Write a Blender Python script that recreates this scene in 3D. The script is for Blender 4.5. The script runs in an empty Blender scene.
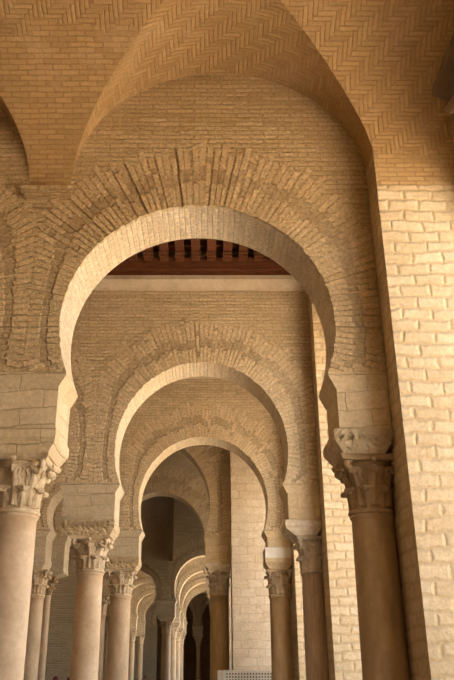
import bpy, math, random
from math import sin, cos, tan, pi, sqrt, atan2, radians
random.seed(11)
S = bpy.context.scene
COL = S.collection
EYE = 1.6

# ------------------------------------------------------------------ camera
cd = bpy.data.cameras.new('camera'); cam = bpy.data.objects.new('camera', cd); COL.objects.link(cam)
cam.location = (0, 0, EYE); cam.rotation_euler = (radians(90 + 23.7), 0, 0)
cd.sensor_fit = 'VERTICAL'; cd.sensor_height = 24; cd.lens = 741 / 680 * 24
cd.shift_x = 19 / 680; cd.clip_end = 500
S.camera = cam

# ------------------------------------------------------------------ sky, sun, exposure
w = bpy.data.worlds.new('sky'); S.world = w; w.use_nodes = True
nt = w.node_tree; bg = nt.nodes['Background']
sky = nt.nodes.new('ShaderNodeTexSky'); sky.sky_type = 'NISHITA'
sky.sun_disc = False; sky.sun_elevation = radians(52); sky.sun_rotation = radians(-25)
sky.air_density = 1.0; sky.dust_density = 2.5
sky_tint = nt.nodes.new('ShaderNodeMixRGB'); sky_tint.blend_type = 'MULTIPLY'; sky_tint.inputs[0].default_value = 1
sky_tint.inputs[2].default_value = (1.0, .85, .71, 1)          # warm tint put on the sky light in place of white balance
nt.links.new(sky.outputs[0], sky_tint.inputs[1]); nt.links.new(sky_tint.outputs[0], bg.inputs[0]); bg.inputs[1].default_value = 0.95
sd = bpy.data.lights.new('sun', 'SUN'); sd.energy = 18.0; sd.angle = radians(0.6); sd.color = (1.0, 0.885, 0.715)
sun = bpy.data.objects.new('sun', sd); COL.objects.link(sun)
SUN = (-.22, .60, .75)                                  # over the gallery's roof, onto the courtyard
from mathutils import Vector
sun.rotation_euler = Vector(SUN).to_track_quat('Z', 'Y').to_euler()
S.view_settings.view_transform = 'Standard'; S.view_settings.look = 'None'
S.view_settings.gamma = 1; S.view_settings.use_curve_mapping = False
S.view_settings.exposure = 0.92

# ------------------------------------------------------------------ node helpers
class NT:
    def __init__(s, name, rough=0.85):
        s.m = bpy.data.materials.new(name); s.m.use_nodes = True
        s.t = s.m.node_tree; s.b = s.t.nodes['Principled BSDF']
        s.b.inputs['Roughness'].default_value = rough
        s.b.inputs['Specular IOR Level'].default_value = 0.2
    def n(s, kind, **kw):
        nd = s.t.nodes.new('ShaderNode' + kind)
        for k, v in kw.items(): setattr(nd, k, v)
        return nd
    def put(s, sock, v):
        if hasattr(v, 'is_output'): s.t.links.new(v, sock)
        else: sock.default_value = v
    def math(s, op, a, b=None, c=None):
        nd = s.n('Math', operation=op); s.put(nd.inputs[0], a)
        if b is not None: s.put(nd.inputs[1], b)
        if c is not None: s.put(nd.inputs[2], c)
        return nd.outputs[0]
    def mix(s, f, a, b, blend='MIX'):
        nd = s.n('MixRGB', blend_type=blend); s.put(nd.inputs[0], f); s.put(nd.inputs[1], a); s.put(nd.inputs[2], b)
        return nd.outputs[0]
    def noise(s, vec, scale, detail=3, rough=.55, out=0):
        nd = s.n('TexNoise'); s.put(nd.inputs['Vector'], vec); nd.inputs['Scale'].default_value = scale
        nd.inputs['Detail'].default_value = detail; nd.inputs['Roughness'].default_value = rough
        return nd.outputs[out]
    def ramp(s, f, *stops):
        nd = s.n('ValToRGB'); s.put(nd.inputs[0], f); r = nd.color_ramp
        while len(r.elements) < len(stops): r.elements.new(.5)
        for e, (p, c) in zip(r.elements, stops): e.position = p; e.color = (*c, 1) if len(c) == 3 else c
        return nd.outputs[0]
    def bump(s, h, strength, dist=.02, normal=None):
        nd = s.n('Bump'); nd.inputs['Strength'].default_value = strength; nd.inputs['Distance'].default_value = dist
        s.put(nd.inputs['Height'], h)
        if normal is not None: s.put(nd.inputs['Normal'], normal)
        return nd.outputs[0]
    def uv(s): return s.n('TexCoord').outputs['UV']
    def obj(s): return s.n('TexCoord').outputs['Object']
    def pos(s): return s.n('NewGeometry').outputs['Position']
    def color(s, c): s.put(s.b.inputs['Base Color'], c)
    def normal(s, c): s.put(s.b.inputs['Normal'], c)
    def warp(s, vec, scale, amt):
        c = s.noise(vec, scale, 2, .5, 1)
        v1 = s.n('VectorMath', operation='SUBTRACT'); s.put(v1.inputs[0], c); v1.inputs[1].default_value = (.5, .5, .5)
        v2 = s.n('VectorMath', operation='SCALE'); s.put(v2.inputs[0], v1.outputs[0]); v2.inputs['Scale'].default_value = amt
        v3 = s.n('VectorMath', operation='ADD'); s.put(v3.inputs[0], vec); s.put(v3.inputs[1], v2.outputs[0])
        return v3.outputs[0]
    def brick(s, vec, c1, c2, mortar, w, h, ms=.008, off=.5, smooth=.4, bias=0):
        nd = s.n('TexBrick'); nd.offset = off
        s.put(nd.inputs['Vector'], vec)
        s.put(nd.inputs['Color1'], c1); s.put(nd.inputs['Color2'], c2); s.put(nd.inputs['Mortar'], mortar)
        nd.inputs['Scale'].default_value = 1; nd.inputs['Mortar Size'].default_value = ms
        nd.inputs['Mortar Smooth'].default_value = smooth; nd.inputs['Bias'].default_value = bias
        nd.inputs['Brick Width'].default_value = w; nd.inputs['Row Height'].default_value = h
        return nd.outputs[0], nd.outputs[1]

def c4(r, g, b): return (r, g, b, 1)

def brick_material(name, c1, c2, mortar, w=.42, h=.082, ms=.014, strength=1.0, dist=.03, blotch=.5, pale=(.78, .66, .46), warp=.02):
    k = NT(name); uv = k.uv()
    v = k.warp(uv, 5, warp)
    col, fac = k.brick(v, c4(*c1), c4(*c2), c4(*mortar), w, h, ms)
    big = k.noise(k.pos(), .9, 5, .65)
    m = k.ramp(big, (.48, (0, 0, 0)), (.68, (1, 1, 1)))
    m = k.math('MULTIPLY', m, blotch)
    col = k.mix(m, col, c4(*pale))
    fine = k.noise(k.pos(), 22, 4, .7)
    col = k.mix(.7, col, k.ramp(fine, (.32, (.58, .56, .54)), (.68, (1.28, 1.24, 1.2))), 'MULTIPLY')
    k.color(col)
    h1 = k.math('MULTIPLY', fac, -1.0)
    h2 = k.math('ADD', h1, k.math('MULTIPLY', k.noise(k.pos(), 20, 5, .75), 1.5))
    k.normal(k.bump(h2, strength, dist))
    return k.m

def herring_material(name, c1, c2, mortar, uvsplit):
    """brick vault: level courses near the springing, herringbone above"""
    k = NT(name); uv = k.warp(k.uv(), 4, .035)
    W = .066; L = 4
    sp = k.n('SeparateXYZ'); k.put(sp.inputs[0], uv)
    u = k.math('DIVIDE', sp.outputs[0], W); v = k.math('DIVIDE', sp.outputs[1], W)
    iu = k.math('FLOOR', u); iv = k.math('FLOOR', v)
    fu = k.math('FRACT', u); fv = k.math('FRACT', v)
    mm = k.math('FLOORED_MODULO', k.math('SUBTRACT', iu, iv), 2.0 * L)
    ish = k.math('LESS_THAN', mm, L - .5)
    d_v = k.math('MINIMUM', fv, k.math('SUBTRACT', 1, fv))      # distance across a level brick
    d_u = k.math('MINIMUM', fu, k.math('SUBTRACT', 1, fu))
    def end(cmp_lo, cmp_hi, f):
        lo = k.math('COMPARE', mm, cmp_lo, .1); hi = k.math('COMPARE', mm, cmp_hi, .1)
        a = k.math('ADD', k.math('MULTIPLY', lo, f), k.math('SUBTRACT', 1, lo))
        b = k.math('ADD', k.math('MULTIPLY', hi, k.math('SUBTRACT', 1, f)), k.math('SUBTRACT', 1, hi))
        return k.math('MINIMUM', a, b)
    dh = k.math('MINIMUM', d_v, end(0, L - 1, fu))
    # an upright brick: going up lowers mm, so its foot is at 2L-1 and its top at L
    dv = k.math('MINIMUM', d_u, end(2 * L - 1, L, fv))
    d = k.math('ADD', k.math('MULTIPLY', ish, dh), k.math('MULTIPLY', k.math('SUBTRACT', 1, ish), dv))
    hb = k.n('MapRange'); k.put(hb.inputs[0], d); hb.inputs[1].default_value = .02; hb.inputs[2].default_value = .2
    # brick id for a tint of its own
    idh = k.math('ADD', k.math('MULTIPLY', iv, 7.31), k.math('MULTIPLY', k.math('FLOOR', k.math('DIVIDE', k.math('SUBTRACT', iu, mm), 2.0)), 3.7))
    idv = k.math('ADD', k.math('MULTIPLY', iu, 5.17), k.math('MULTIPLY', k.math('FLOOR', k.math('DIVIDE', k.math('ADD', iv, mm), 2.0)), 2.3))
    idd = k.math('ADD', k.math('MULTIPLY', ish, idh), k.math('MULTIPLY', k.math('SUBTRACT', 1, ish), idv))
    wn = k.n('TexWhiteNoise', noise_dimensions='1D'); k.put(wn.inputs['W'], idd)
    hcol = k.mix(wn.outputs[0], c4(*c1), c4(*c2))
    hcol = k.mix(hb.outputs[0], c4(*mortar), hcol)
    col, fac = k.brick(uv, c4(*c1), c4(*c2), c4(*mortar), .25, W * 1.15, .011)
    # which pattern: by height with a ragged limit
    pz = k.n('SeparateXYZ'); k.put(pz.inputs[0], k.pos())
    lim = k.math('ADD', pz.outputs[2], k.math('MULTIPLY', k.noise(k.pos(), 2.2, 2), .5))
    sel = k.math('GREATER_THAN', lim, uvsplit)
    c = k.mix(sel, col, hcol)
    wear = k.ramp(k.noise(k.warp(k.pos(), 3, .4), 1.3, 6, .7), (.52, (0, 0, 0)), (.75, (1, 1, 1)))
    c = k.mix(k.math('MULTIPLY', wear, .65), c, c4(.54, .39, .23))
    c = k.mix(.4, c, k.ramp(k.noise(k.pos(), 24, 4, .75), (.3, (.6, .58, .56)), (.7, (1.28, 1.25, 1.22))), 'MULTIPLY')
    k.color(c)
    hh = k.math('ADD', k.math('MULTIPLY', sel, hb.outputs[0]),
                k.math('MULTIPLY', k.math('SUBTRACT', 1, sel), k.math('SUBTRACT', 1, fac)))
    hh = k.math('ADD', hh, k.math('MULTIPLY', k.noise(k.pos(), 25, 4, .75), .7))
    k.normal(k.bump(hh, .6, .02))
    return k.m

def ashlar_material(name, c1, c2, mortar, w=.42, h=.19, ms=.03):
    k = NT(name); uv = k.uv()
    v = k.warp(k.warp(uv, 1.3, .16), 8, .05)
    col, fac = k.brick(v, c4(*c1), c4(*c2), c4(*mortar), w, h, ms, smooth=1.0)
    n1 = k.noise(k.pos(), 3.2, 5, .65)
    col = k.mix(k.math('MULTIPLY', k.ramp(n1, (.45, (0, 0, 0)), (.62, (1, 1, 1))), .6), col, c4(*mortar))
    col = k.mix(k.math('MULTIPLY', k.ramp(k.noise(k.pos(), 1.1, 3), (.5, (0, 0, 0)), (.7, (1, 1, 1))), .35), col, c4(*c1))
    col = k.mix(.5, col, k.ramp(k.noise(k.pos(), 18, 5, .75), (.32, (.6, .58, .55)), (.66, (1.2, 1.2, 1.2))), 'MULTIPLY')
    k.color(col)
    h2 = k.math('ADD', k.math('MULTIPLY', fac, -1.), k.math('MULTIPLY', k.noise(k.pos(), 14, 5, .75), 1.5))
    k.normal(k.bump(h2, .7, .02))
    return k.m

def stone_material(name, a, b, scale=4, bump=.3, rough=.8, dist=.015, streak=None):
    k = NT(name, rough); p = k.pos()
    if streak:
        mp = k.n('Mapping'); k.put(mp.inputs[0], p); mp.inputs['Scale'].default_value = streak; p = mp.outputs[0]
    col = k.mix(k.ramp(k.noise(p, scale, 6, .62), (.36, (0, 0, 0)), (.64, (1, 1, 1))), c4(*a), c4(*b))
    col = k.mix(.4, col, k.ramp(k.noise(k.pos(), scale * 7, 4, .7), (.3, (.7, .68, .66)), (.7, (1.15, 1.15, 1.15))), 'MULTIPLY')
    k.color(col); k.normal(k.bump(k.noise(k.pos(), scale * 6, 5, .7), bump, dist))
    return k.m

def carved_material(name, a, b, scale=13):
    """stone with small carved scrolls in low relief"""
    k = NT(name); p = k.pos()
    wv = k.n('TexVoronoi', feature='SMOOTH_F1'); k.put(wv.inputs['Vector'], k.warp(p, 6, .08)); wv.inputs['Scale'].default_value = scale
    f = k.ramp(wv.outputs[0], (.2, (0, 0, 0)), (.5, (1, 1, 1)))
    k.color(k.mix(k.noise(p, 6, 5, .6), c4(*a), c4(*b)))
    k.normal(k.bump(k.math('ADD', f, k.noise(p, 40, 4, .7)), .9, .035))
    return k.m

M = {}
M['brick'] = brick_material('tan brick', (.69, .52, .295), (.55, .39, .20), (.52, .38, .21), blotch=.35, pale=(.74, .60, .38))
M['brick_grey'] = brick_material('grey tan brick', (.72, .575, .375), (.58, .445, .27), (.55, .43, .27), blotch=.35, pale=(.74, .62, .43), strength=.9)
M['vs_tan'] = brick_material('radiating tan bricks', (.73, .55, .315), (.62, .45, .25), (.50, .36, .2), blotch=.25, pale=(.78, .64, .42))
M['vs_grey'] = brick_material('radiating grey tan bricks', (.77, .62, .41), (.67, .525, .335), (.52, .4, .25), blotch=.25, pale=(.80, .68, .48))
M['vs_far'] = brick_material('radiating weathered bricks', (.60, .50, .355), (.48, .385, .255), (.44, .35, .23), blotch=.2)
VS = {'brick': 'vs_tan', 'brick_grey': 'vs_grey', 'brick_far': 'vs_far'}
M['soffit'] = brick_material('soffit brick paled for side light', (.82, .69, .50), (.70, .56, .38), (.76, .63, .45), w=.4, h=.082, blotch=.4, pale=(.86, .77, .60))  # side light on the soffits put into a paler brick colour; joints are whitish
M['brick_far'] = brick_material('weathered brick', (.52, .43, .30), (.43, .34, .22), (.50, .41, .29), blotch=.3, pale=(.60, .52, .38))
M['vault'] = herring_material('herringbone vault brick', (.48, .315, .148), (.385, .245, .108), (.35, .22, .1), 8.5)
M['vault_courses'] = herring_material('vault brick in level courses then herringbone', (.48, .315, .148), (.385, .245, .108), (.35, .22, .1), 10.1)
M['pier'] = ashlar_material('pale rough blocks', (.64, .505, .325), (.56, .42, .245), (.50, .365, .205), .40, .165, .04)
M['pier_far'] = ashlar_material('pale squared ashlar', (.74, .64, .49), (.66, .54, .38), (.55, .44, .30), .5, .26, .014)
M['impost'] = ashlar_material('rough impost blocks', (.68, .53, .33), (.58, .44, .26), (.56, .42, .25), .62, .23, .010)
M['impost_grey'] = ashlar_material('grey impost blocks', (.62, .51, .36), (.54, .43, .29), (.50, .40, .26), .6, .22, .010)
M['whitewash'] = stone_material('white washed stone', (.80, .76, .68), (.72, .66, .55), 5, .3)
M['carved'] = carved_material('carved pale stone', (.68, .53, .33), (.52, .38, .22))
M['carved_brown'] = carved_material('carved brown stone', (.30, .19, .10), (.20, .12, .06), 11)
M['cap_cream'] = stone_material('cream capital marble', (.72, .56, .36), (.46, .33, .19), 8, .5)
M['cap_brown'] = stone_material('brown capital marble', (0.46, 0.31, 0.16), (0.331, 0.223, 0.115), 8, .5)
M['cap_tan'] = stone_material('tan capital marble', (0.68, 0.53, 0.35), (0.49, 0.382, 0.252), 8, .5)
M['cap_pale'] = stone_material('pale grey capital marble', (.72, .62, .48), (.55, .44, .30), 9, .5)
M['sh_pink'] = stone_material('pinkish cream marble shaft', (.66, .48, .31), (.53, .37, .22), 2.2, .15, .5)
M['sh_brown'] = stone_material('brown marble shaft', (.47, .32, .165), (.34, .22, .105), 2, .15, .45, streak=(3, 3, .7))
M['sh_tan'] = stone_material('tan marble shaft', (.60, .44, .28), (.47, .33, .19), 2.2, .15, .5, streak=(2, 2, .6))
M['sh_grey'] = stone_material('streaked grey brown marble shaft', (.50, .37, .25), (.36, .25, .155), 3, .15, .45, streak=(6, 6, .5))
M['sh_ochre'] = stone_material('ochre marble shaft', (.56, .40, .22), (.42, .28, .14), 2, .15, .5, streak=(3, 3, .5))
M['cornice'] = stone_material('cornice stone', (.56, .47, .35), (.46, .37, .26), 3, .3)
M['wood'] = stone_material('dark red brown timber', (.19, .07, .03), (.11, .04, .017), 3, .2, .6, streak=(1, 8, 8))
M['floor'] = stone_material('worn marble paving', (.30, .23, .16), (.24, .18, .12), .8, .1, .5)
M['court'] = stone_material('courtyard marble paving', (.84, .73, .55), (.78, .66, .48), .4, .1, .7)
M['plaster'] = stone_material('old wall plaster', (.38, .28, .17), (.30, .21, .125), 1.2, .3)
M['roof'] = stone_material('roof plaster', (.6, .55, .45), (.5, .45, .36), 1, .2)
M['stripe'] = stone_material('dark brown stripe', (.20, .13, .07), (.15, .10, .05), 2, .1)
M['white'] = stone_material('white painted metal', (.84, .83, .78), (.80, .78, .72), 2, .03, .45)
M['hole'] = stone_material('dark shade behind holes', (.10, .09, .08), (.07, .06, .05), 2, .03, .7)
M['skin'] = stone_material('skin', (.55, .33, .22), (.5, .29, .19), 6, .05, .6)
M['red_cloth'] = stone_material('dark red cloth', (.16, .02, .03), (.10, .012, .02), 8, .2)
M['cream_cloth'] = stone_material('cream cloth', (.72, .64, .48), (.65, .56, .42), 8, .2)
M['dark_cloth'] = stone_material('dark cloth', (.05, .05, .06), (.03, .03, .04), 8, .2)

# ------------------------------------------------------------------ mesh helpers
class MB:
    def __init__(s): s.v = []; s.f = []; s.uv = []; s.mi = []; s.sm = []
    def vert(s, *p): s.v.append(tuple(p)); return len(s.v) - 1
    def face(s, idx, uv=None, mi=0, smooth=False):
        s.f.append(tuple(idx)); s.uv.append(uv or [(0, 0)] * len(idx)); s.mi.append(mi); s.sm.append(smooth)
    def poly(s, pts, uv=None, mi=0):
        b = len(s.v); s.v += [tuple(p) for p in pts]
        if uv is None:
            # level courses on upright faces, plan coordinates on flat ones
            a, c, d = [tuple(map(float, pts[i])) for i in (0, 1, 2)]
            e1 = [c[i] - a[i] for i in range(3)]; e2 = [d[i] - a[i] for i in range(3)]
            n = (e1[1]*e2[2]-e1[2]*e2[1], e1[2]*e2[0]-e1[0]*e2[2], e1[0]*e2[1]-e1[1]*e2[0])
            if abs(n[2]) > max(abs(n[0]), abs(n[1])): uv = [(p[0], p[1]) for p in pts]
            elif abs(n[0]) > abs(n[1]): uv = [(p[1], p[2]) for p in pts]
            else: uv = [(p[0], p[2]) for p in pts]
        s.face(range(b, b + len(pts)), uv, mi)
    def box(s, x0, x1, y0, y1, z0, z1, mi=0):
        a = [(x0,y0,z0),(x1,y0,z0),(x1,y1,z0),(x0,y1,z0),(x0,y0,z1),(x1,y0,z1),(x1,y1,z1),(x0,y1,z1)]
        for q in ((0,3,2,1),(4,5,6,7),(0,1,5,4),(1,2,6,5),(2,3,7,6),(3,0,4,7)): s.poly([a[i] for i in q], None, mi)
    def loft(s, secs, mi=0):
        """stack of rectangles (x0,x1,y0,y1,z)"""
        rs = [[(a,c,z),(b,c,z),(b,d,z),(a,d,z)] for a,b,c,d,z in secs]
        s.poly(rs[0][::-1], None, mi); s.poly(rs[-1], None, mi)
        for p, q in zip(rs, rs[1:]):
            for i in range(4):
                j = (i + 1) % 4; s.poly([p[i], p[j], q[j], q[i]], None, mi)
    def lathe(s, prof, n=32, cx=0, cy=0, mi=0, caps=True):
        b = len(s.v)
        for r, z in prof:
            for i in range(n):
                a = 2 * pi * i / n; s.v.append((cx + r * cos(a), cy + r * sin(a), z))
        for j in range(len(prof) - 1):
            for i in range(n):
                k = (i + 1) % n
                s.face((b+j*n+i, b+j*n+k, b+(j+1)*n+k, b+(j+1)*n+i), None, mi, True)
        if caps:
            s.face([b + i for i in range(n)][::-1], None, mi); s.face([b + (len(prof)-1)*n + i for i in range(n)], None, mi)
    def grid(s, rows, smooth=True, mi=0, uvs=None, flip=False):
        b = len(s.v); m = len(rows[0])
        for r in rows: s.v += [tuple(p) for p in r]
        for j in range(len(rows) - 1):
            for i in range(m - 1):
                q = [b+j*m+i, b+j*m+i+1, b+(j+1)*m+i+1, b+(j+1)*m+i]
                u = None if uvs is None else [uvs[j][i], uvs[j][i+1], uvs[j+1][i+1], uvs[j+1][i]]
                if flip: q = q[::-1]; u = u and u[::-1]
                s.face(q, u, mi, smooth)
    def build(s, name, mats, parent=None, loc=None):
        me = bpy.data.meshes.new(name); me.from_pydata(s.v, [], s.f)
        if not isinstance(mats, (list, tuple)): mats = [mats]
        for m in mats: me.materials.append(M[m] if isinstance(m, str) else m)
        ul = me.uv_layers.new(name='UVMap'); k = 0
        for p, uv, mi, sm in zip(me.polygons, s.uv, s.mi, s.sm):
            p.material_index = mi; p.use_smooth = sm
            for t in uv: ul.data[k].uv = t; k += 1
        o = bpy.data.objects.new(name, me); COL.objects.link(o)
        if parent is not None: o.parent = parent
        if loc is not None: o.location = loc
        return o

def thing(name, label, cat, loc=(0, 0, 0), group=None):
    o = bpy.data.objects.new(name, None); COL.objects.link(o); o.location = loc; o.empty_display_size = .3
    o['label'] = label; o['category'] = cat; o['kind'] = 'thing'
    if group: o['group'] = group
    return o
def tag(o, label, cat, group=None):
    o['label'] = label; o['category'] = cat
    if group: o['group'] = group
    return o
def struct(o): o['kind'] = 'structure'; return o
def dup(root, loc, label=None, group=None):
    r = root.copy(); COL.objects.link(r); r.location = loc
    if label: r['label'] = label
    if group: r['group'] = group
    for ch in list(root.children):
        c = ch.copy(); COL.objects.link(c); c.parent = r
        for g in list(ch.children):
            d = g.copy(); COL.objects.link(d); d.parent = c
    return r

# ------------------------------------------------------------------ heights shared by the arcades
T = .9                                   # wall thickness
NECK, CZ, R = 5.09, 5.82, 1.85           # springing, arch centre, radius
ABT, ABB, CAPB = 4.34, 4.03, 3.32        # carved slab top, its underside, foot of the capital
TOP = 12.6
XL, XR, XP, XO = -2.42, 2.07, 2.33, 3.8  # column rows, inner edge of the piers, courtyard face
WL = -7.05                               # left wall

# ------------------------------------------------------------------ structure: ground, floor, roof, outer walls
b = MB(); b.box(WL - .4, XO + .3, -6.5, 89, -.3, 0); struct(b.build('floor', 'floor'))
b = MB(); b.box(XO + .3, 70, -30, 110, -.5, -.15); struct(b.build('ground', 'court'))
b = MB(); b.box(WL - .4, WL - .02, -6.5, 89, 0, TOP); struct(b.build('wall_left', 'plaster'))
b = MB(); b.box(WL, XO, 88, 88.5, 0, TOP); struct(b.build('wall_front', 'plaster'))
b = MB(); b.box(WL, XO, -6.5, -6, 0, TOP); struct(b.build('wall_back', 'plaster'))
b = MB(); b.box(WL - .4, XO, -6.5, 89, TOP + .3, TOP + .6); struct(b.build('ceiling', 'roof'))

# groin vault of the first bay --------------------------------------------------
VC = 8.54 + EYE
YA, YB = 4.2, 9.0; YM = 6.6
def xA(z, z0, h, half):                 # half width of a barrel at height z
    t = (z - z0) / h
    return half if t <= 0 else half * sqrt(max(0, 1 - t * t))
def vault_bay(mb, cx, half, side_l, side_r, xl, xr):
    """cells of one groin vault. side = (springing, rise, half span along y)"""
    zA = 6.39 + EYE; hA = VC - zA; N = 40; K = 10
    # cells over the front and back arches
    for sgn in (1, -1):
        yw = YB if sgn > 0 else YA
        rows, uvs = [], []; arc = 0; last = None
        for i in range(N + 1):
            t = pi * i / N; x = cx + half * cos(t); z = zA + hA * sin(t)
            sd = side_r if cos(t) >= 0 else side_l
            yg = YM + sgn * xA(z, *sd)
            if last: arc += sqrt((x - last[0])**2 + (z - last[1])**2)
            last = (x, z); r, u = [], []
            for j in range(K + 1):
                y = yg + (yw - yg) * j / K; r.append((x, y, z)); u.append((y, arc + .4))
            rows.append(r); uvs.append(u)
        mb.grid(rows, True, 0, uvs, flip=(sgn > 0))
    # side cells
    for sd, sgn, xe in ((side_l, -1, xl), (side_r, 1, xr)):
        z0, h, hy = sd; rows, uvs = [], []; arc = 0; last = None
        ts = []
        if z0 > zA: ts += [(1, z) for z in (zA - .33, zA, zA + (z0 - zA) / 2)]
        prof = [(YM + hy, z) for _, z in ts]
        prof += [(YM + hy * cos(pi * i / N), z0 + h * sin(pi * i / N)) for i in range(N + 1)]
        prof += [(YM - hy, z) for _, z in ts[::-1]]
        for y, z in prof:
            xg = cx + sgn * xA(z, zA, hA, half)
            if last: arc += sqrt((y - last[0])**2 + (z - last[1])**2)
            last = (y, z); r, u = [], []
            for j in range(K + 1):
                x = xg + (xe - xg) * j / K; r.append((x, y, z)); u.append((x, arc))
            rows.append(r); uvs.append(u)
        mb.grid(rows, True, 1 if sgn < 0 or cx < -1 else 0, uvs, flip=(sgn < 0))
zA = 6.39 + EYE
SL = (zA, VC - zA, 2.4); SR = (7.05 + EYE, VC - 7.05 - EYE, 1.9)
b = MB(); vault_bay(b, .17, 2.18, SL, SR, -2.315, XO - .1)
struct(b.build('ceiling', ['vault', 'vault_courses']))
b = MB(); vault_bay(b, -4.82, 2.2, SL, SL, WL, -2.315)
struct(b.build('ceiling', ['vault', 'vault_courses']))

# ------------------------------------------------------------------ a wall with one horseshoe arch
def arch_wall(cx, r, cz, z0, x0, x1, y, zt=TOP, th=T, name='horseshoe_arch', label='', mat='brick', group=None,
              rv=None, ring=(.95, 1.16), nv=None, jamb=None, rot=False):
    rv = rv or r
    root = thing(name, label, 'arch', (cx, y, 0), group)
    a0 = -math.asin(min(.98, (cz - z0) / rv)); a1 = pi - a0
    N = 120; mb = MB()
    corners = [atan2(z0 + 0 - cz, x1 - cx), atan2(zt - cz, x1 - cx), atan2(zt - cz, x0 - cx)]
    def inner(a): return (cx + r * cos(a), cz + rv * sin(a))
    neck = inner(a0)
    angs = [a0 + (a1 - a0) * i / N for i in range(N + 1)]
    def outer(p):
        dx, dz = p[0] - cx, p[1] - cz; best = 1e9
        if dx > 1e-6: best = min(best, (x1 - cx) / dx)
        if dx < -1e-6: best = min(best, (x0 - cx) / dx)
        if dz > 1e-6: best = min(best, (zt - cz) / dz)
        if dz < -1e-6: best = min(best, (z0 - cz) / dz)
        best = max(best, 1)
        return (cx + dx * best, cz + dz * best)
    pts = [inner(a) for a in angs]
    # add samples that hit the rectangle's corners
    for X, Z in ((x1, z0), (x1, zt), (x0, zt), (x0, z0)):
        a = atan2((Z - cz) / rv, (X - cx) / r)
        if a < a0 - 1e-6: a += 2 * pi
        if a0 < a < a1: angs.append(a)
    angs.sort(); pts = [inner(a) for a in angs]; out = [outer(p) for p in pts]
    for i in range(len(pts) - 1):
        p, q, P, Q = pts[i], pts[i+1], out[i], out[i+1]
        if rot: pass
        for yy, fl in ((0, 0), (th, 1)):
            vs = [(p[0], yy, p[1]), (P[0], yy, P[1]), (Q[0], yy, Q[1]), (q[0], yy, q[1])]
            if abs(P[0]-p[0]) + abs(P[1]-p[1]) < 1e-5: vs = [vs[0], vs[2], vs[3]]
            if abs(Q[0]-q[0]) + abs(Q[1]-q[1]) < 1e-5: vs = vs[:3]
            if fl: vs = vs[::-1]
            mb.poly([(a - cx, c, d) for a, c, d in vs], [(a, d) for a, c, d in vs])
        s0, s1 = angs[i] * r, angs[i+1] * r
        k = len(mb.v)
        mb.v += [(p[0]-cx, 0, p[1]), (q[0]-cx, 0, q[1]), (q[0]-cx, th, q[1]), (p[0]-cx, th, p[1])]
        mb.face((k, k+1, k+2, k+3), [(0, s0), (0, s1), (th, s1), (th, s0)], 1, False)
        mb.poly([(P[0]-cx, th, P[1]), (Q[0]-cx, th, Q[1]), (Q[0]-cx, 0, Q[1]), (P[0]-cx, 0, P[1])])
    if jamb:
        for j in jamb: mb.box(j[0] - cx, j[1] - cx, 0, th, 0, z0)
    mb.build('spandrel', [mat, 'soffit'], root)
    # ring of radiating bricks: each brick stands out a little and ends at its own length
    vb = MB(); span = (a1 - a0); n = nv or int(span * r / .074)
    for i in range(n):
        A, B = a0 + span * (i + .14) / n, a0 + span * (i + .86) / n
        if B > a1 - .01 or A < a0 + .01: continue
        j0 = random.uniform(-.018, .006); ln = random.uniform(*ring) * (r / 1.85)
        cm = cos((A + B) / 2); want = ln * random.uniform(.88, 1)
        if cm > .05: ln = min(ln, (x1 - cx - .006) / cos(min(A, B, key=lambda q: -cos(q))) - r)
        if cm < -.05: ln = min(ln, (x0 - cx + .006) / cos(min(A, B, key=lambda q: cos(q))) - r)
        ln = min(ln, ((zt - cz) - .05) / max(.01, sin((A + B) / 2)) - r) if sin((A + B) / 2) > 0 else ln
        if sin((A + B) / 2) < 0: ln = min(ln, (cz - z0 - .01) / max(.01, -sin(A if cm > 0 else B)) - r)
        ln = min(ln, want)
        if ln < .12: continue
        pr = random.choice((0, 0, 1)) * random.uniform(.0, .012) + random.uniform(.006, .014)
        def P(a, e, yy): return ((r + e) * cos(a), yy, cz + (rv + e) * sin(a))
        mid = (A + B) / 2
        # long bricks break into two or three pieces with their own relief
        cuts = [j0]; 
        while cuts[-1] < ln: cuts.append(min(ln, cuts[-1] + random.uniform(.40, .95) if random.random() < .12 else 9))
        for c0, c1 in zip(cuts, cuts[1:]):
            if c1 - c0 < .05: continue
            pr = max(.003, pr + random.uniform(-.006, .006)); g = .004
            dA = random.uniform(-.1, .1) * span / n
            f = [P(A+dA, c0 + (g if c0 != j0 else 0), -pr), P(B+dA, c0 + (g if c0 != j0 else 0), -pr), P(B+dA, c1, -pr), P(A+dA, c1, -pr)]
            k_ = [(p[0], .05, p[2]) for p in f]
            rz = i * .082 + .018; rz1 = i * .082 + .064
            ub = .42 * (random.randint(0, 40) + .5) + (.21 if i % 2 else 0); uvf = [(ub - .05, rz), (ub - .05, rz1), (ub + .05, rz1), (ub + .05, rz)]
            if any((q[0] + cx < x0 or q[0] + cx > x1) for q in f): continue
            vb.poly([f[0], f[3], f[2], f[1]], [uvf[0], uvf[3], uvf[2], uvf[1]])
            for a, c in ((0, 1), (1, 2), (2, 3), (3, 0)):
                vb.poly([f[a], f[c], k_[c], k_[a]], [uvf[a], uvf[c], uvf[c], uvf[a]])
    vb.build('voussoirs', VS[mat], root)
    return root

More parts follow.
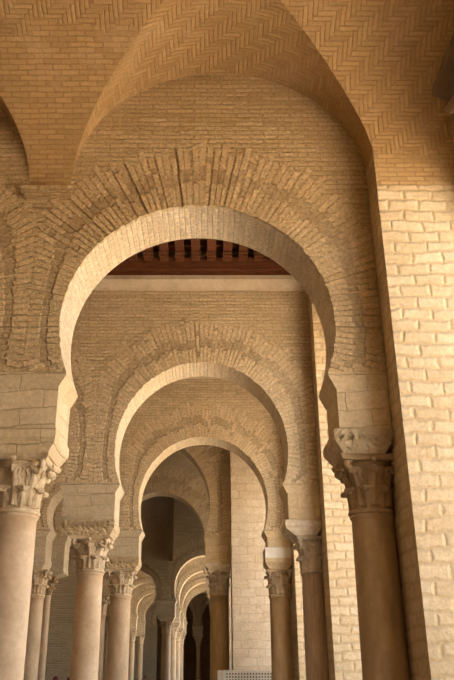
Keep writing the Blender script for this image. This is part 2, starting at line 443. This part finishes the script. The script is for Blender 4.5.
# ------------------------------------------------------------------ columns
def acanthus(mb, ang, rfun, z0, z1, width, out):
    """leaf that climbs the bell, leans out and curls over at its tip"""
    n, m = 22, 14; front, back = [], []; H = z1 - z0; c = out * .5
    for j in range(n + 1):
        s = j / n
        if s < .62:
            q = s / .62; z = z0 + (H - c) * q; o = .016 + .35 * out * q ** 2
        else:
            q = (s - .62) / .38; a = pi * 1.15 * q; z = z1 - c + c * sin(a); o = .016 + .35 * out + c * (1 - cos(a)) * .75
        lobe = 1 + .20 * sin(s * 30 + .6)
        wd = width * (1 - .12 * s) * lobe if s < .62 else width * .88 * lobe * max(.25, cos((s - .62) / .38 * 1.25))
        base = rfun(z); fr, bk = [], []
        for i in range(m + 1):
            t = i / m * 2 - 1
            rib = .022 * max(0, 1 - abs(t) * 4) - .035 * abs(t) ** 1.5 + .011 * cos((abs(t) * 5 + s * 1.5) * pi)
            r = base + o + rib; a = ang + t * wd / 2 / max(.12, base)
            fr.append((r * cos(a), r * sin(a), z)); bk.append(((r - .03) * cos(a), (r - .03) * sin(a), z - .01))
        front.append(fr); back.append(bk)
    mb.grid(front, True); mb.grid(back, True, flip=True)
    for row_f, row_b in ((front[0], back[0]), (front[-1], back[-1])): mb.grid([row_f, row_b], False)
    for c_ in (0, -1): mb.grid([[f[c_] for f in front], [k[c_] for k in back]], False)

def spiral_tube(mb, cx, cy, cz, ang, R0, rad, turns=1.6, n=26, k=8):
    """scroll lying in the upright plane that holds direction ang"""
    rings = []
    for i in range(n + 1):
        s = i / n; a = pi * .75 - turns * 2 * pi * s; rr = R0 * (1 - .82 * s); tr = rad * (1 - .45 * s)
        px, pz = rr * cos(a), rr * sin(a); tx, tz = -sin(a), cos(a)
        ring = []
        for j in range(k):
            b_ = 2 * pi * j / k; nx, nz, side = cos(a) * cos(b_) * tr, sin(a) * cos(b_) * tr, sin(b_) * tr * 2.2
            h = px + nx
            ring.append((cx + h * cos(ang) - side * sin(ang), cy + h * sin(ang) + side * cos(ang), cz + pz + nz))
        ring.append(ring[0]); rings.append(ring)
    mb.grid(rings, True)

def make_column(loc, label, r=.265, shaft='sh_tan', cap='cap_tan', slab='carved', block='impost', group=None,
                capb=CAPB, abb=ABB, abt=ABT, neck=NECK, top=(-.59, .59), low=None, slabw=None, extra=None, detail=True, category='column', capw=.40, cut=None):
    """origin on the floor under the shaft's centre; wall thickness T centred on the shaft"""
    root = thing('column', label, category, loc, group)
    b = MB()
    b.box(-r*1.55, r*1.55, -r*1.55, r*1.55, 0, .12)
    prof = [(r*1.5, .12)]
    for i in range(9): a = -pi/2 + pi*i/8; prof.append((r*1.40 + .05*cos(a), .175 + .055*sin(a)))
    prof += [(r*1.25, .25), (r*1.2, .28)]
    for i in range(9): a = -pi/2 + pi*i/8; prof.append((r*1.16 + .035*cos(a), .315 + .035*sin(a)))
    prof += [(r*1.06, .37)]
    b.lathe(prof, 32); b.build('base', 'cap_tan', root)
    b = MB(); H = capb - .37; prof = []
    for i in range(15):
        s = i / 14; rr = r * (1.03 - .06 * s + .012 * sin(pi * s)); prof.append((rr, .37 + H * s * .985))
    prof += [(r*1.03, .37 + H*.988), (r*1.05, .37 + H*.994), (r*1.02, capb)]
    b.lathe(prof, 36); b.build('shaft', shaft, root)
    # capital
    h = abb - capb; r0 = r * .96; r1 = capw * .80
    def rf(z): s = max(0, min(1, (z - capb) / h)); return r0 * .93 + (r1 - r0 * .93) * (s ** 2.0)
    cb = MB(); prof = [(r*.9, capb - .001)]
    for i in range(9): a = -pi/2 + pi*i/8; prof.append((r*1.0 + .03*cos(a), capb + .03 + .03*sin(a)))
    prof += [(rf(capb + .06 + (h - .115) * i / 12), capb + .06 + (h - .115) * i / 12) for i in range(13)]
    cb.lathe(prof, 32)
    nl = 8
    if detail:
        for i in range(nl):
            acanthus(cb, 2*pi*(i+.5)/nl, rf, capb + .05, capb + h*.46, 2*pi*r0/nl*1.0, .085)
        for i in range(nl):
            acanthus(cb, 2*pi*i/nl, rf, capb + .10, capb + h*.80, 2*pi*r0/nl*1.0, .11)
        for i in range(4):      # small flower on each side of the capital's slab
            a = pi/2*i; d = capw * .93
            cb.lathe([(.001, 0), (.035, .0), (.04, .015), (.02, .03), (.001, .035)], 10, 0, 0)
            k0 = len(cb.v) - 50
            for q in range(k0, len(cb.v)):
                x, y, z = cb.v[q]; cb.v[q] = (cos(a)*(d + z) - sin(a)*x, sin(a)*(d + z) + cos(a)*x, capb + h*.9 + y)
    else:
        for i in range(nl): acanthus(cb, 2*pi*i/nl, rf, capb + .06, capb + h*.72, 2*pi*r0/nl*.9, .11)
    # slab of the capital with hollow sides
    n = 10; ring = []
    for sdi in range(4):
        for i in range(n):
            t = i / n * 2 - 1; dd = capw * (.86 + .14 * t * t); x, y = dd, t * capw
            a = pi/2 * sdi; ring.append((x*cos(a) - y*sin(a), x*sin(a) + y*cos(a)))
    zs = [(abb - .065, .93), (abb - .04, .97), (abb, 1.0)]
    k0 = len(cb.v)
    for z, sc in zs: cb.v += [(x*sc, y*sc, z) for x, y in ring]
    m = len(ring)
    for j in range(2):
        for i in range(m): cb.face((k0+j*m+i, k0+j*m+(i+1)%m, k0+(j+1)*m+(i+1)%m, k0+(j+1)*m+i))
    cb.face([k0 + i for i in range(m)][::-1]); cb.face([k0 + 2*m + i for i in range(m)])
    co = cb.build('capital', cap, root)
    for i in range(4):
        a = pi/4 + pi/2*i; vb = MB(); d = capw * 1.06
        spiral_tube(vb, d*cos(a), d*sin(a), abb - .07 - .055, a, .058, .02)
        # stalk that carries the scroll
        rows = []
        for j in range(7):
            s = j / 6; z = capb + h*.55 + (h*.45 - .10) * s; rr = rf(z) + .02 + (d - .02 - rf(z)) * s**1.6
            rows.append([(rr*cos(a) + .035*t*-sin(a), rr*sin(a) + .035*t*cos(a), z) for t in (-1, 0, 1)])
        vb.grid(rows, True)
        vb.grid([[(p[0]-.02*cos(a), p[1]-.02*sin(a), p[2]-.015) for p in rr] for rr in rows], True, flip=True)
        vb.build('volute', cap, co)
    # carved slab and impost block carrying the wall
    low = low or (top[0] + .1, top[1] - .08); slabw = slabw or (low[0] - .01, low[1] + .02)
    hy = T / 2; s_ = MB(); a_, c_ = slabw; hh = abt - abb
    s_.loft([(max(a_ + .12, -capw-.02), min(c_ - .1, capw + .02), -hy + .06, hy - .06, abb), (a_ + .02, c_ - .01, -hy - .0, hy + .0, abb + hh*.45),
             (a_, c_, -hy - .035, hy + .035, abb + hh*.6), (a_, c_, -hy - .035, hy + .035, abt - .03), (a_ + .02, c_ - .01, -hy, hy, abt)])
    if slab.startswith('carved') and detail:      # fanned leaves carved across the slab's front and aisle sides
        wdt = c_ - a_ - .06; nu = max(3, int(wdt / .125)); zb = abb + hh*.5; zt_ = abt - .05
        def fan(o, ux, uy, nx_, ny_, half):
            for q in (-2, -1, 0, 1, 2):
                tx = q * half * .42; tz = zt_ - abs(q) * .03; w_ = .013
                p0 = (0, zb + .01); p1 = (tx * .35 + 0, zb + (tz - zb) * .55); p2 = (tx, tz)
                for (a1, b1), (a2, b2) in ((p0, p1), (p1, p2)):
                    P4 = [(a1 - w_*.6, b1), (a1 + w_*.6, b1), (a2 + w_, b2), (a2 - w_, b2)]
                    lo = [(o[0] + ux*a + nx_*-.01, o[1] + uy*a + ny_*-.01, z) for a, z in P4]
                    hi = [(o[0] + ux*a*.97 + nx_*.022, o[1] + uy*a*.97 + ny_*.022, z) for a, z in P4]
                    s_.poly(hi)
                    for g in range(4): s_.poly([lo[g], lo[(g+1) % 4], hi[(g+1) % 4], hi[g]])
        for u_ in range(nu):
            xx = a_ + .03 + wdt * (u_ + .5) / nu
            fan((xx, -hy - .035), 1, 0, 0, -1, wdt / nu / 2 * 1.05)
    s_.build('abacus', slab, root)
    bl = MB(); q = neck - abt
    bl.loft([(low[0], low[1], -hy + .015, hy - .015, abt), (low[0], low[1], -hy + .015, hy - .015, abt + q*.70),
             (low[0] - .02, low[1] + .0, -hy, hy, abt + q*.74), (top[0], top[1], -hy, hy, neck - .03), (top[0], top[1], -hy - .012, hy + .012, neck - .02), (top[0], top[1], -hy - .012, hy + .012, neck)])
    bl.build('impost_block', block, root)
    if extra: extra(root)
    return root

def nk(r, rv, cz, z0): return r * sqrt(1 - ((cz - z0) / rv) ** 2)
nn = nk(R, R, CZ, NECK)                  # half width between the necks
CX, CXL = -.14, -4.80
edge_r = CX + nn; edge_l = CX - nn       # right and left neck of the middle aisle
edge_ll = CXL + nn                       # right neck of the left aisle

def std_top(x): return None
def left_column(y, label, **kw):
    return make_column((XL, y + T/2, 0), label, top=(edge_ll - XL, edge_l - XL), low=(edge_ll + .09 - XL, edge_l - .09 - XL), **kw)
def right_column(y, label, **kw):
    x = kw.pop('x', XR)
    return make_column((x, y + T/2, 0), label, top=(edge_r - x, XP - x - .01), low=(edge_r + .10 - x, XP - x - .01), slabw=(edge_r + .02 - x, XP - x - .01), **kw)

# ------------------------------------------------------------------ arcades and piers across the gallery
def pier(y, label, x0=XP, x1=XO, dep=.5, back=.3, mat='pier', top=6.07 + EYE, cap_mat='brick', group=None):
    p = thing('stone_pier', label, 'pier', ((x0 + x1)/2, y, 0), group); c = (x0 + x1)/2
    b = MB(); b.box(x0 - c, x1 - c, -dep, T + back, 0, top)
    b.build('masonry', mat, p)
    if top < TOP:
        b = MB(); b.box(x0 - c, x1 - c, -dep + .003, T + back, top, TOP); b.build('upper_wall', cap_mat, p)
    return p

# plane 0: arch just overhead, taller
H0 = .75
arch_wall(CX, 2.2, CZ + H0, NECK + H0, XL, XP, 3.3, label='brick arch overhead whose right springing shows at the top right corner')
arch_wall(CXL, R, CZ + H0, NECK + H0, WL, XL, 3.3, label='brick arch of the side aisle left of the overhead arch', jamb=[(WL, CXL - nn)])
kw = dict(capb=CAPB + H0, abb=5.12, abt=5.42, neck=NECK + H0)
n0 = nk(2.2, 2.2, CZ, NECK)
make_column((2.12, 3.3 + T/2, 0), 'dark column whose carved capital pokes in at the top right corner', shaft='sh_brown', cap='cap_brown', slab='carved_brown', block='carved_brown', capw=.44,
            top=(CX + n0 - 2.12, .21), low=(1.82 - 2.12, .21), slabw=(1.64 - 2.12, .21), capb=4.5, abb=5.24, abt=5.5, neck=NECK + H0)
make_column((XL, 3.3 + T/2, 0), 'column under the left foot of the overhead arch', shaft='sh_tan', top=(edge_ll - XL, CX - n0 - XL), low=(edge_ll + .09 - XL, CX - n0 - .02 - XL), **kw)
pier(3.3, 'block pier behind the column with the top right corner capital', top=6.07 + EYE)

# plane 1
Y1 = 9.0
a1_ = arch_wall(CX, R, CZ, NECK, -2.42, XP, Y1, label='largest horseshoe arch in front, below the herringbone vault')
b = MB()
for x0, x1, d, z0, z1 in ((-2.66, -1.98, .06, 6.17, 6.24), (-2.69, -1.95, .11, 6.24, 6.34)):
    b.box(x0 - CX, x1 - CX, -d, .02, z0 + EYE, z1 + EYE)
b.build('springer_moulding', 'brick', a1_)
arch_wall(CXL, R, CZ, NECK, WL, -2.42, Y1, label='brick arch cut by the left picture edge beside the largest arch', jamb=[(WL, CXL - nn)])
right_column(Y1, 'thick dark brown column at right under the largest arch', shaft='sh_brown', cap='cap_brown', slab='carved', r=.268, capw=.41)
left_column(Y1, 'pale pinkish column at the left edge under the largest arch', shaft='sh_pink', cap='cap_cream', slab='impost', r=.268, capw=.44)
pier(Y1, 'large pale block pier filling the right edge beside the thick brown column')

# plane 2
Y2 = 15.4
def cornice(root, x0, x1, cx, y=0):
    b = MB(); z = 8.02 + EYE
    b.loft([(x0-cx, x1-cx, -.03, .0, z), (x0-cx, x1-cx, -.06, .0, z+.05), (x0-cx, x1-cx, -.07, .0, z+.06), (x0-cx, x1-cx, -.20, .0, z+.17),
            (x0-cx, x1-cx, -.22, .0, z+.18), (x0-cx, x1-cx, -.22, .0, z+.29)])
    b.build('cornice', 'cornice', root)
a2 = arch_wall(CX, R, CZ, NECK, XL, XP, Y2, rv=2.0, label='second horseshoe arch, under the stone cornice and dark timber ceiling', mat='brick_grey'); cornice(a2, XL, XP, CX)
a2l = arch_wall(CXL, R, CZ, NECK, WL, XL, Y2, label='side aisle arch left of the second horseshoe arch', mat='brick_grey', jamb=[(WL, CXL - nn)]); cornice(a2l, WL, XL, CXL)
right_column(Y2, 'grey brown streaked column under the right foot of the second arch', x=2.17, shaft='sh_grey', cap='cap_pale', slab='cap_pale', block='impost', r=.255, capw=.36)
left_column(Y2, 'pinkish tan column under the left foot of the second arch', shaft='sh_pink', cap='cap_tan', slab='carved', block='impost_grey', r=.27, capw=.42)
pier(Y2, 'sunlit block pier seen between the two right hand columns', top=TOP)

# plane 3
Y3 = 21.2
a3 = arch_wall(CX, R, CZ, NECK, XL, XP, Y3, rv=1.97, label='third horseshoe arch, framed inside the second', mat='brick_grey'); cornice(a3, XL, XP, CX)
nx = nk(.82, .82, 5.55, NECK)
a3l = arch_wall(-3.75, .82, 5.55, NECK, WL, XL, Y3, label='narrow side arch left of the third horseshoe arch', mat='brick_grey', ring=(.7, .9)); cornice(a3l, WL, XL, -3.75)
def white_band(root):
    b = MB(); b.box(1.585 - 1.99, XP - 1.99, -T/2 - .02, T/2 + .02, ABT - .02, ABT + .26); b.build('whitewashed_band', 'whitewash', root)
right_column(Y3, 'ochre column with a white painted band above its capital, under the third arch', x=1.99, shaft='sh_ochre', cap='cap_tan', slab='impost', block='impost', r=.29, capw=.36, extra=white_band)
make_column((XL, Y3 + T/2, 0), 'tan column with two carved bands, under the left foot of the third arch', top=(-3.75 + nx - XL, edge_l - XL),
            low=(-3.0 - XL, edge_l - .09 - XL), shaft='sh_tan', cap='cap_tan', slab='carved', block='impost_grey', r=.29, capw=.40)
make_column((-4.78, Y3 + T/2, 0), 'slim pale column directly right of the big pinkish column', top=(-5.4 + 4.78, -3.75 - nx + 4.78),
            low=(-5.3 + 4.78, -3.75 - nx - .09 + 4.78), shaft='sh_tan', cap='cap_cream', slab='impost_grey', block='impost_grey', r=.24, capw=.36)
pier(Y3, 'pale block pier seen as a thin bright strip beside the ochre column', top=TOP)

# plane 4: wider arch against the projecting stone block
Y4 = 25.5
cx4, r4, rv4, cz4, nz4 = -2.42, 2.5, 2.55, 6.62, 5.6
n4 = nk(r4, rv4, cz4, nz4)
arch_wall(cx4, r4, cz4, nz4, -5.75, .78, Y4, rv=rv4, label='fourth arch, wide, its right half seen inside the third arch', mat='brick_grey')
make_column((.37, Y4 + T/2, 0), 'slim column with a torn leafy capital left of the squared ashlar pier', capb=3.72, abb=4.5, abt=4.72, neck=nz4,
            top=(cx4 + n4 - .37, .41), low=(cx4 + n4 + .05 - .37, .40), slabw=(cx4 + n4 + .04 - .37, .40), r=.30, shaft='sh_ochre', cap='cap_pale', slab='cap_pale', block='impost', capw=.38)
make_column((-5.35, Y4 + T/2, 0), 'very thin column standing behind the slim pale one at far left', capb=3.72, abb=4.3, abt=4.5, neck=nz4,
            top=(-.4, cx4 - n4 + 5.35), low=(-.35, cx4 - n4 - .08 + 5.35), r=.14, shaft='sh_tan', cap='cap_brown', slab='impost_grey', block='impost_grey', capw=.3)
pier(Y4, 'squared ashlar pier standing behind the third arch above the white screen', x0=.78, dep=.32, back=.2, mat='pier_far', top=TOP)

# plane 5
Y5 = 29.5
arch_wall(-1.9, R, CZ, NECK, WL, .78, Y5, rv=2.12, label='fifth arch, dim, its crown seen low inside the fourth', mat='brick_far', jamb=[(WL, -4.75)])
make_column((-4.15, Y5 + T/2, 0), 'dim column under the left foot of the fifth arch', top=(-.62, -1.9 - nn + 4.15), shaft='sh_tan', cap='cap_tan', slab='impost_grey', block='impost_grey', detail=False)
make_column((.35, Y5 + T/2, 0), 'dim column under the right foot of the fifth arch', top=(-1.9 + nn - .35, .43), shaft='sh_tan', cap='cap_tan', slab='impost_grey', block='impost_grey', detail=False)

pier(Y5, 'dim pier behind the squared ashlar pier', x0=.78, dep=.2, back=1.0, mat='pier_far', top=TOP)
# far gallery
FAR = (46, 54, 62, 70)
names = ('nearest', 'second', 'third', 'farthest')
fc = fr = None
for i, y in enumerate(FAR):
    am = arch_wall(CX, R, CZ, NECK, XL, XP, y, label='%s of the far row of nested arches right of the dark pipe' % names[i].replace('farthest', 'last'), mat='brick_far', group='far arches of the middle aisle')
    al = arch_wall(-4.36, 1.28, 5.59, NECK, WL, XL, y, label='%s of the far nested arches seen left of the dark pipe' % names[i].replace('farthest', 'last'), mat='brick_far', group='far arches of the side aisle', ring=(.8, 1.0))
    if i == 0:
        b = MB(); b.box(-.17, .17, -.3, 0, 7.3, TOP); o = b.build('wall_stripe', 'stripe', am, (-2.27 - CX, 0, 0)); o['label'] = 'dark vertical pipe down the wall'  # plain dark strip raised from the wall's upper part
    l1 = '%s far column of the row below the dark pipe' % names[i]; l2 = '%s far column against the right hand piers beyond the ashlar pier' % names[i]
    if fc is None:
        fc = left_column(y, l1, detail=False, shaft='sh_tan', cap='cap_tan', slab='impost_grey', block='impost_grey', group='far columns between the aisles')
        fl = make_column((-5.95, y + T/2, 0), 'nearest slim far column of the side aisle', top=(-.35, -4.36 - nk(1.28, 1.28, 5.59, NECK) + 5.95), detail=False, r=.24, shaft='sh_tan', cap='cap_tan', slab='impost_grey', block='impost_grey', group='far columns of the side aisle')
        fr = right_column(y, l2, detail=False, shaft='sh_tan', cap='cap_tan', slab='impost_grey', block='impost_grey', group='far columns by the piers')
    else:
        dup(fc, (XL, y + T/2, 0), l1); dup(fr, (XR, y + T/2, 0), l2); dup(fl, (-5.95, y + T/2, 0), '%s slim far column of the side aisle' % names[i])
    pier(y, '%s far block pier beyond the ashlar pier' % names[i], top=TOP, mat='pier_far', group='far piers')
y = 78
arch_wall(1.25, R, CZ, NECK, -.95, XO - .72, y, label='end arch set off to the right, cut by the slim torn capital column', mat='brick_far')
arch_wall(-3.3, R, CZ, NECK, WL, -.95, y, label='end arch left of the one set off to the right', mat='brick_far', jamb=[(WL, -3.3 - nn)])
make_column((-.95, y + T/2, 0), 'thin far column between the two end arches', top=(-3.3 + nn + .95, 1.25 - nn + .95), detail=False, r=.2, shaft='sh_tan', cap='cap_tan', slab='impost_grey', block='impost_grey')

# ------------------------------------------------------------------ courtyard side: wall above the openings
def side_wall(y0, y1, zt=TOP, flat=None):
    cy = (y0 + y1)/2; r = (y1 - y0)/2 - .05; cz = 6.4; b = MB(); x0, x1 = XO - .32, XO
    N = 32
    if r > 2.6: cz = 6.4; rv = 2.6
    else: rv = r
    pts = [(cy + (y1 - y0)/2 * cos(pi*i/N), cz + rv * sin(pi*i/N)) for i in range(N + 1)]
    for p, q in zip(pts, pts[1:]):
        for x in (x0, x1): b.poly([(x, p[0], p[1]), (x, q[0], q[1]), (x, q[0], zt), (x, p[0], zt)])
        b.poly([(x0, p[0], p[1]), (x1, p[0], p[1]), (x1, q[0], q[1]), (x0, q[0], q[1])])
    struct(b.build('wall_right', 'brick'))
b = MB(); b.box(XO - .32, XO, -6, -1.6, 0, TOP); struct(b.build('wall_right', 'brick'))  # unseen stretch added solid, to keep frontal light off the arch faces
for y0, y1 in ((-1.6, 2.8), (4.5, 8.5), (10.2, 14.9), (16.6, 20.7), (22.4, 24.9), (26.6, 29.3), (43.4, 45.5), (47.2, 53.5), (55.2, 61.5), (63.2, 69.5)):
    side_wall(y0, y1)
b = MB(); b.box(XO - .7, XO, 31.4, 43.4, 0, TOP); struct(b.build('wall_right', 'pier_far'))  # unseen, left without openings to dim the first far wall
b = MB(); b.box(XO - .7, XO, 71.2, 88, 0, TOP); struct(b.build('wall_right', 'pier_far'))  # unseen, closed as well so the gallery's end stays dark

# ------------------------------------------------------------------ timber ceilings of the farther bays
def timber(y0, y1, x0=WL, x1=XO - .7, label='', step=.37, cross=.42):
    zb = 8.78 + EYE
    root = thing('timber_ceiling', label, 'ceiling', (0, y0, zb))
    b = MB(); b.box(x0, x1, 0, y1 - y0, .30, .34); b.build('boarding', 'wood', root)
    x = x0 + .1; n = 0; j = MB()
    while x < x1: j.box(x - .10, x + .10, 0, y1 - y0, .04, .30); x += step
    j.build('joists', 'wood', root)
    c = MB(); y = cross
    while y < y1 - y0 - .1: c.box(x0, x1, y - .05, y + .05, .16, .298); y += cross
    c.build('battens', 'wood', root)
    w_ = MB(); w_.box(x0, x1, y1 - y0 - .16, y1 - y0, -.48, .04)
    for z in (-.48, -.3): w_.box(x0, x1, y1 - y0 - .19, y1 - y0 - .15, z, z + .045)
    w_.build('wall_beam', 'wood', root)
    w2 = MB(); w2.box(x0, x1, 0, .16, -.48, .04); w2.build('wall_beam', 'wood', root)
    br = MB(); x = x0 + .1
    while x < x1:      # shaped joist ends resting on the wall beam
        for k in range(5):
            br.box(x - .105, x + .105, y1 - y0 - .2 - .09 * k, y1 - y0 - .11 - .09 * k, -.06 + .02 * k * k * .35, .06)
        x += step
    br.build('joist_brackets', 'wood', root)
    return root
timber(Y1 + T, Y2, label='dark red brown coffered timber ceiling seen through the largest arch')
timber(Y2 + T, Y3, label='dark timber ceiling hidden above the second arch')
timber(Y3 + T, Y4, label='dark timber ceiling between the third and fourth arches', step=.5, cross=.8)

# ------------------------------------------------------------------ white perforated screen in front of the ashlar pier
sc = thing('perforated_screen', 'white perforated metal screen low in front of the squared ashlar pier', 'screen', (1.25, 23.7, 0))
b = MB(); H = 1.47
for x0, x1, z0, z1 in ((-.80, .95, H - .06, H), (-.80, .95, 0, .1), (-.80, -.74, .1, H - .06), (.89, .95, .1, H - .06)): b.box(x0, x1, -.05, .05, z0, z1)
b.build('frame', 'white', sc)
b = MB(); px = .055; x = -.74; cols = 19; dx = 1.63 / cols; rows = 16; dz = (H - .16) / rows
for i in range(cols + 1): b.box(x + i*dx - .022, x + i*dx + .022, -.012, .012, .1, H - .06)
for j in range(rows + 1): b.box(-.74, .89, -.0125, .0125, .1 + j*dz - .022, .1 + j*dz + .022)
b.build('perforated_panel', 'white', sc)
b = MB(); b.box(-.73, .88, .025, .045, .1, H - .07); b.build('hole_shade', 'hole', sc)  # dark sheet that paints the shade seen through the holes
b = MB(); b.box(-.97, -.80, -.03, .35, 0, H - .01); b.build('end_post', 'whitewash', sc)

# ------------------------------------------------------------------ people far down the gallery
def person(loc, label, head_cloth, cloth, height=1.66, face=0):
    root = thing('person', label, 'person', loc, None); root.rotation_euler = (0, 0, face)
    s = height / 1.7
    J = [(0,0,.95,.14,.10),(0,0,1.12,.125,.09),(0,.0,1.32,.155,.10),(0,0,1.44,.09,.07),(0,0,1.50,.052,.052),(0,-.01,1.56,.06,.07),(0,-.015,1.63,.072,.088),(0,-.005,1.68,.045,.055),
         (.10,0,.86,.085,.09),(.105,-.01,.50,.056,.06),(.11,.02,.10,.038,.04),(.115,-.11,.04,.036,.03),
         (-.10,0,.86,.085,.09),(-.105,.02,.50,.056,.06),(-.11,.05,.10,.038,.04),(-.115,-.08,.04,.036,.03),
         (.18,0,1.40,.056,.056),(.235,.02,1.13,.04,.042),(.24,-.04,.88,.028,.03),
         (-.18,0,1.40,.056,.056),(-.235,.02,1.13,.04,.042),(-.24,-.05,.88,.028,.03)]
    E = [(0,1),(1,2),(2,3),(3,4),(4,5),(5,6),(6,7),(0,8),(8,9),(9,10),(10,11),(0,12),(12,13),(13,14),(14,15),(3,16),(16,17),(17,18),(3,19),(19,20),(20,21)]
    for sx, k in ((1, 18), (-1, 21)):        # five fingers rooted in each palm
        px, py, pz = J[k][:3]; n0 = len(J); J.append((px, py - .01, pz - .07, .026, .016)); E.append((k, n0))
        for f, (dy, ln) in enumerate(((-.03, .07), (-.011, .085), (.008, .08), (.026, .062))):
            a = len(J); J.append((px, py + dy, pz - .095, .009, .009)); J.append((px - sx*.012, py + dy - .006, pz - .095 - ln, .007, .007)); E += [(n0, a), (a, a + 1)]
        a = len(J); J.append((px - sx*.006, py - .045, pz - .055, .010, .010)); J.append((px - sx*.014, py - .06, pz - .095, .008, .008)); E += [(k, a), (a, a + 1)]
    me = bpy.data.meshes.new('body'); me.from_pydata([(j[0]*s, j[1]*s, j[2]*s) for j in J], E, [])
    o = bpy.data.objects.new('body', me); COL.objects.link(o); o.parent = root; me.materials.append(M['skin'])
    md = o.modifiers.new('skin', 'SKIN')
    if not me.skin_vertices: me.attributes.new('skin', 'FLOAT', 'POINT')
    sv = me.skin_vertices[0].data if me.skin_vertices else None
    if sv:
        for v, j in zip(sv, J): v.radius = (j[3]*s, j[4]*s); v.use_root = False
        sv[0].use_root = True
    ss = o.modifiers.new('smooth', 'SUBSURF'); ss.levels = ss.render_levels = 2
    g = MB()     # long robe with sleeves
    def ell(cx, cy, z, a, b_, n=28): return [(cx + a*cos(2*pi*i/n)*s, cy + b_*sin(2*pi*i/n)*s, z*s) for i in range(n + 1)]
    fold = lambda row, k_: [(x*(1 + k_*sin(i*1.9)), y*(1 + k_*sin(i*1.9)), z) for i, (x, y, z) in enumerate(row)]
    g.grid([fold(ell(0,0,.12,.25,.19), .05), fold(ell(0,0,.5,.215,.165), .04), fold(ell(0,0,.9,.19,.145), .02), ell(0,0,1.12,.165,.125), ell(0,0,1.33,.19,.13), ell(0,0,1.42,.15,.105), ell(0,0,1.475,.075,.07)])
    for sx in (1, -1):
        rows = []
        for (x, y, z, r_) in ((.12, 0, 1.40, .075), (.185, 0, 1.385, .07), (.235, .02, 1.13, .058), (.24, -.03, .93, .05)):
            rows.append([((sx*x + r_*cos(2*pi*i/14))*s, (y + r_*sin(2*pi*i/14))*s, (z + (.02*cos(2*pi*i/14)*-sx))*s) for i in range(15)])
        g.grid(rows)
    g.build('robe', cloth, root)
    hd = MB(); rows = []
    for j in range(11):
        t = -.35 + (pi/2 + .35) * j / 10
        rows.append([(.092*cos(t)*cos(2*pi*i/24)*s, (-.008 + .108*cos(t)*sin(2*pi*i/24))*s, (1.655 + .10*sin(t) + (.035 if sin(2*pi*i/24) < -.3 and j < 3 else 0))*s) for i in range(25)])
    hd.grid(rows); hd.build('head_covering', head_cloth, root)
    fa = MB()
    for sx in (1, -1): fa.lathe([(.001, -.006), (.008, -.004), (.008, .004), (.001, .006)], 8, sx*.028*s, -.098*s)
    for q in range(len(fa.v)): x, y, z = fa.v[q]; fa.v[q] = (x, y, z + 1.615*s)
    fa.build('eyes', 'dark_cloth', root)
    fn = MB(); fn.loft([(-.014, .014, -.112, -.08, 1.565), (-.008, .008, -.10, -.08, 1.61)]); fn.build('nose', 'skin', root, (0, 0, 0))
    return root
person((-4.42, 23.6, 0), 'person with a dark red head covering, nearer of the two by the thin column', 'red_cloth', 'dark_cloth', 1.27, 2.8)
person((-4.15, 24.4, 0), 'person with a dark red head covering, just right of the other', 'red_cloth', 'dark_cloth', 1.24, 3.4)
person((-2.95, 38, 0), 'person with a cream head covering far off right of the tan column', 'cream_cloth', 'cream_cloth', 1.20, .3)
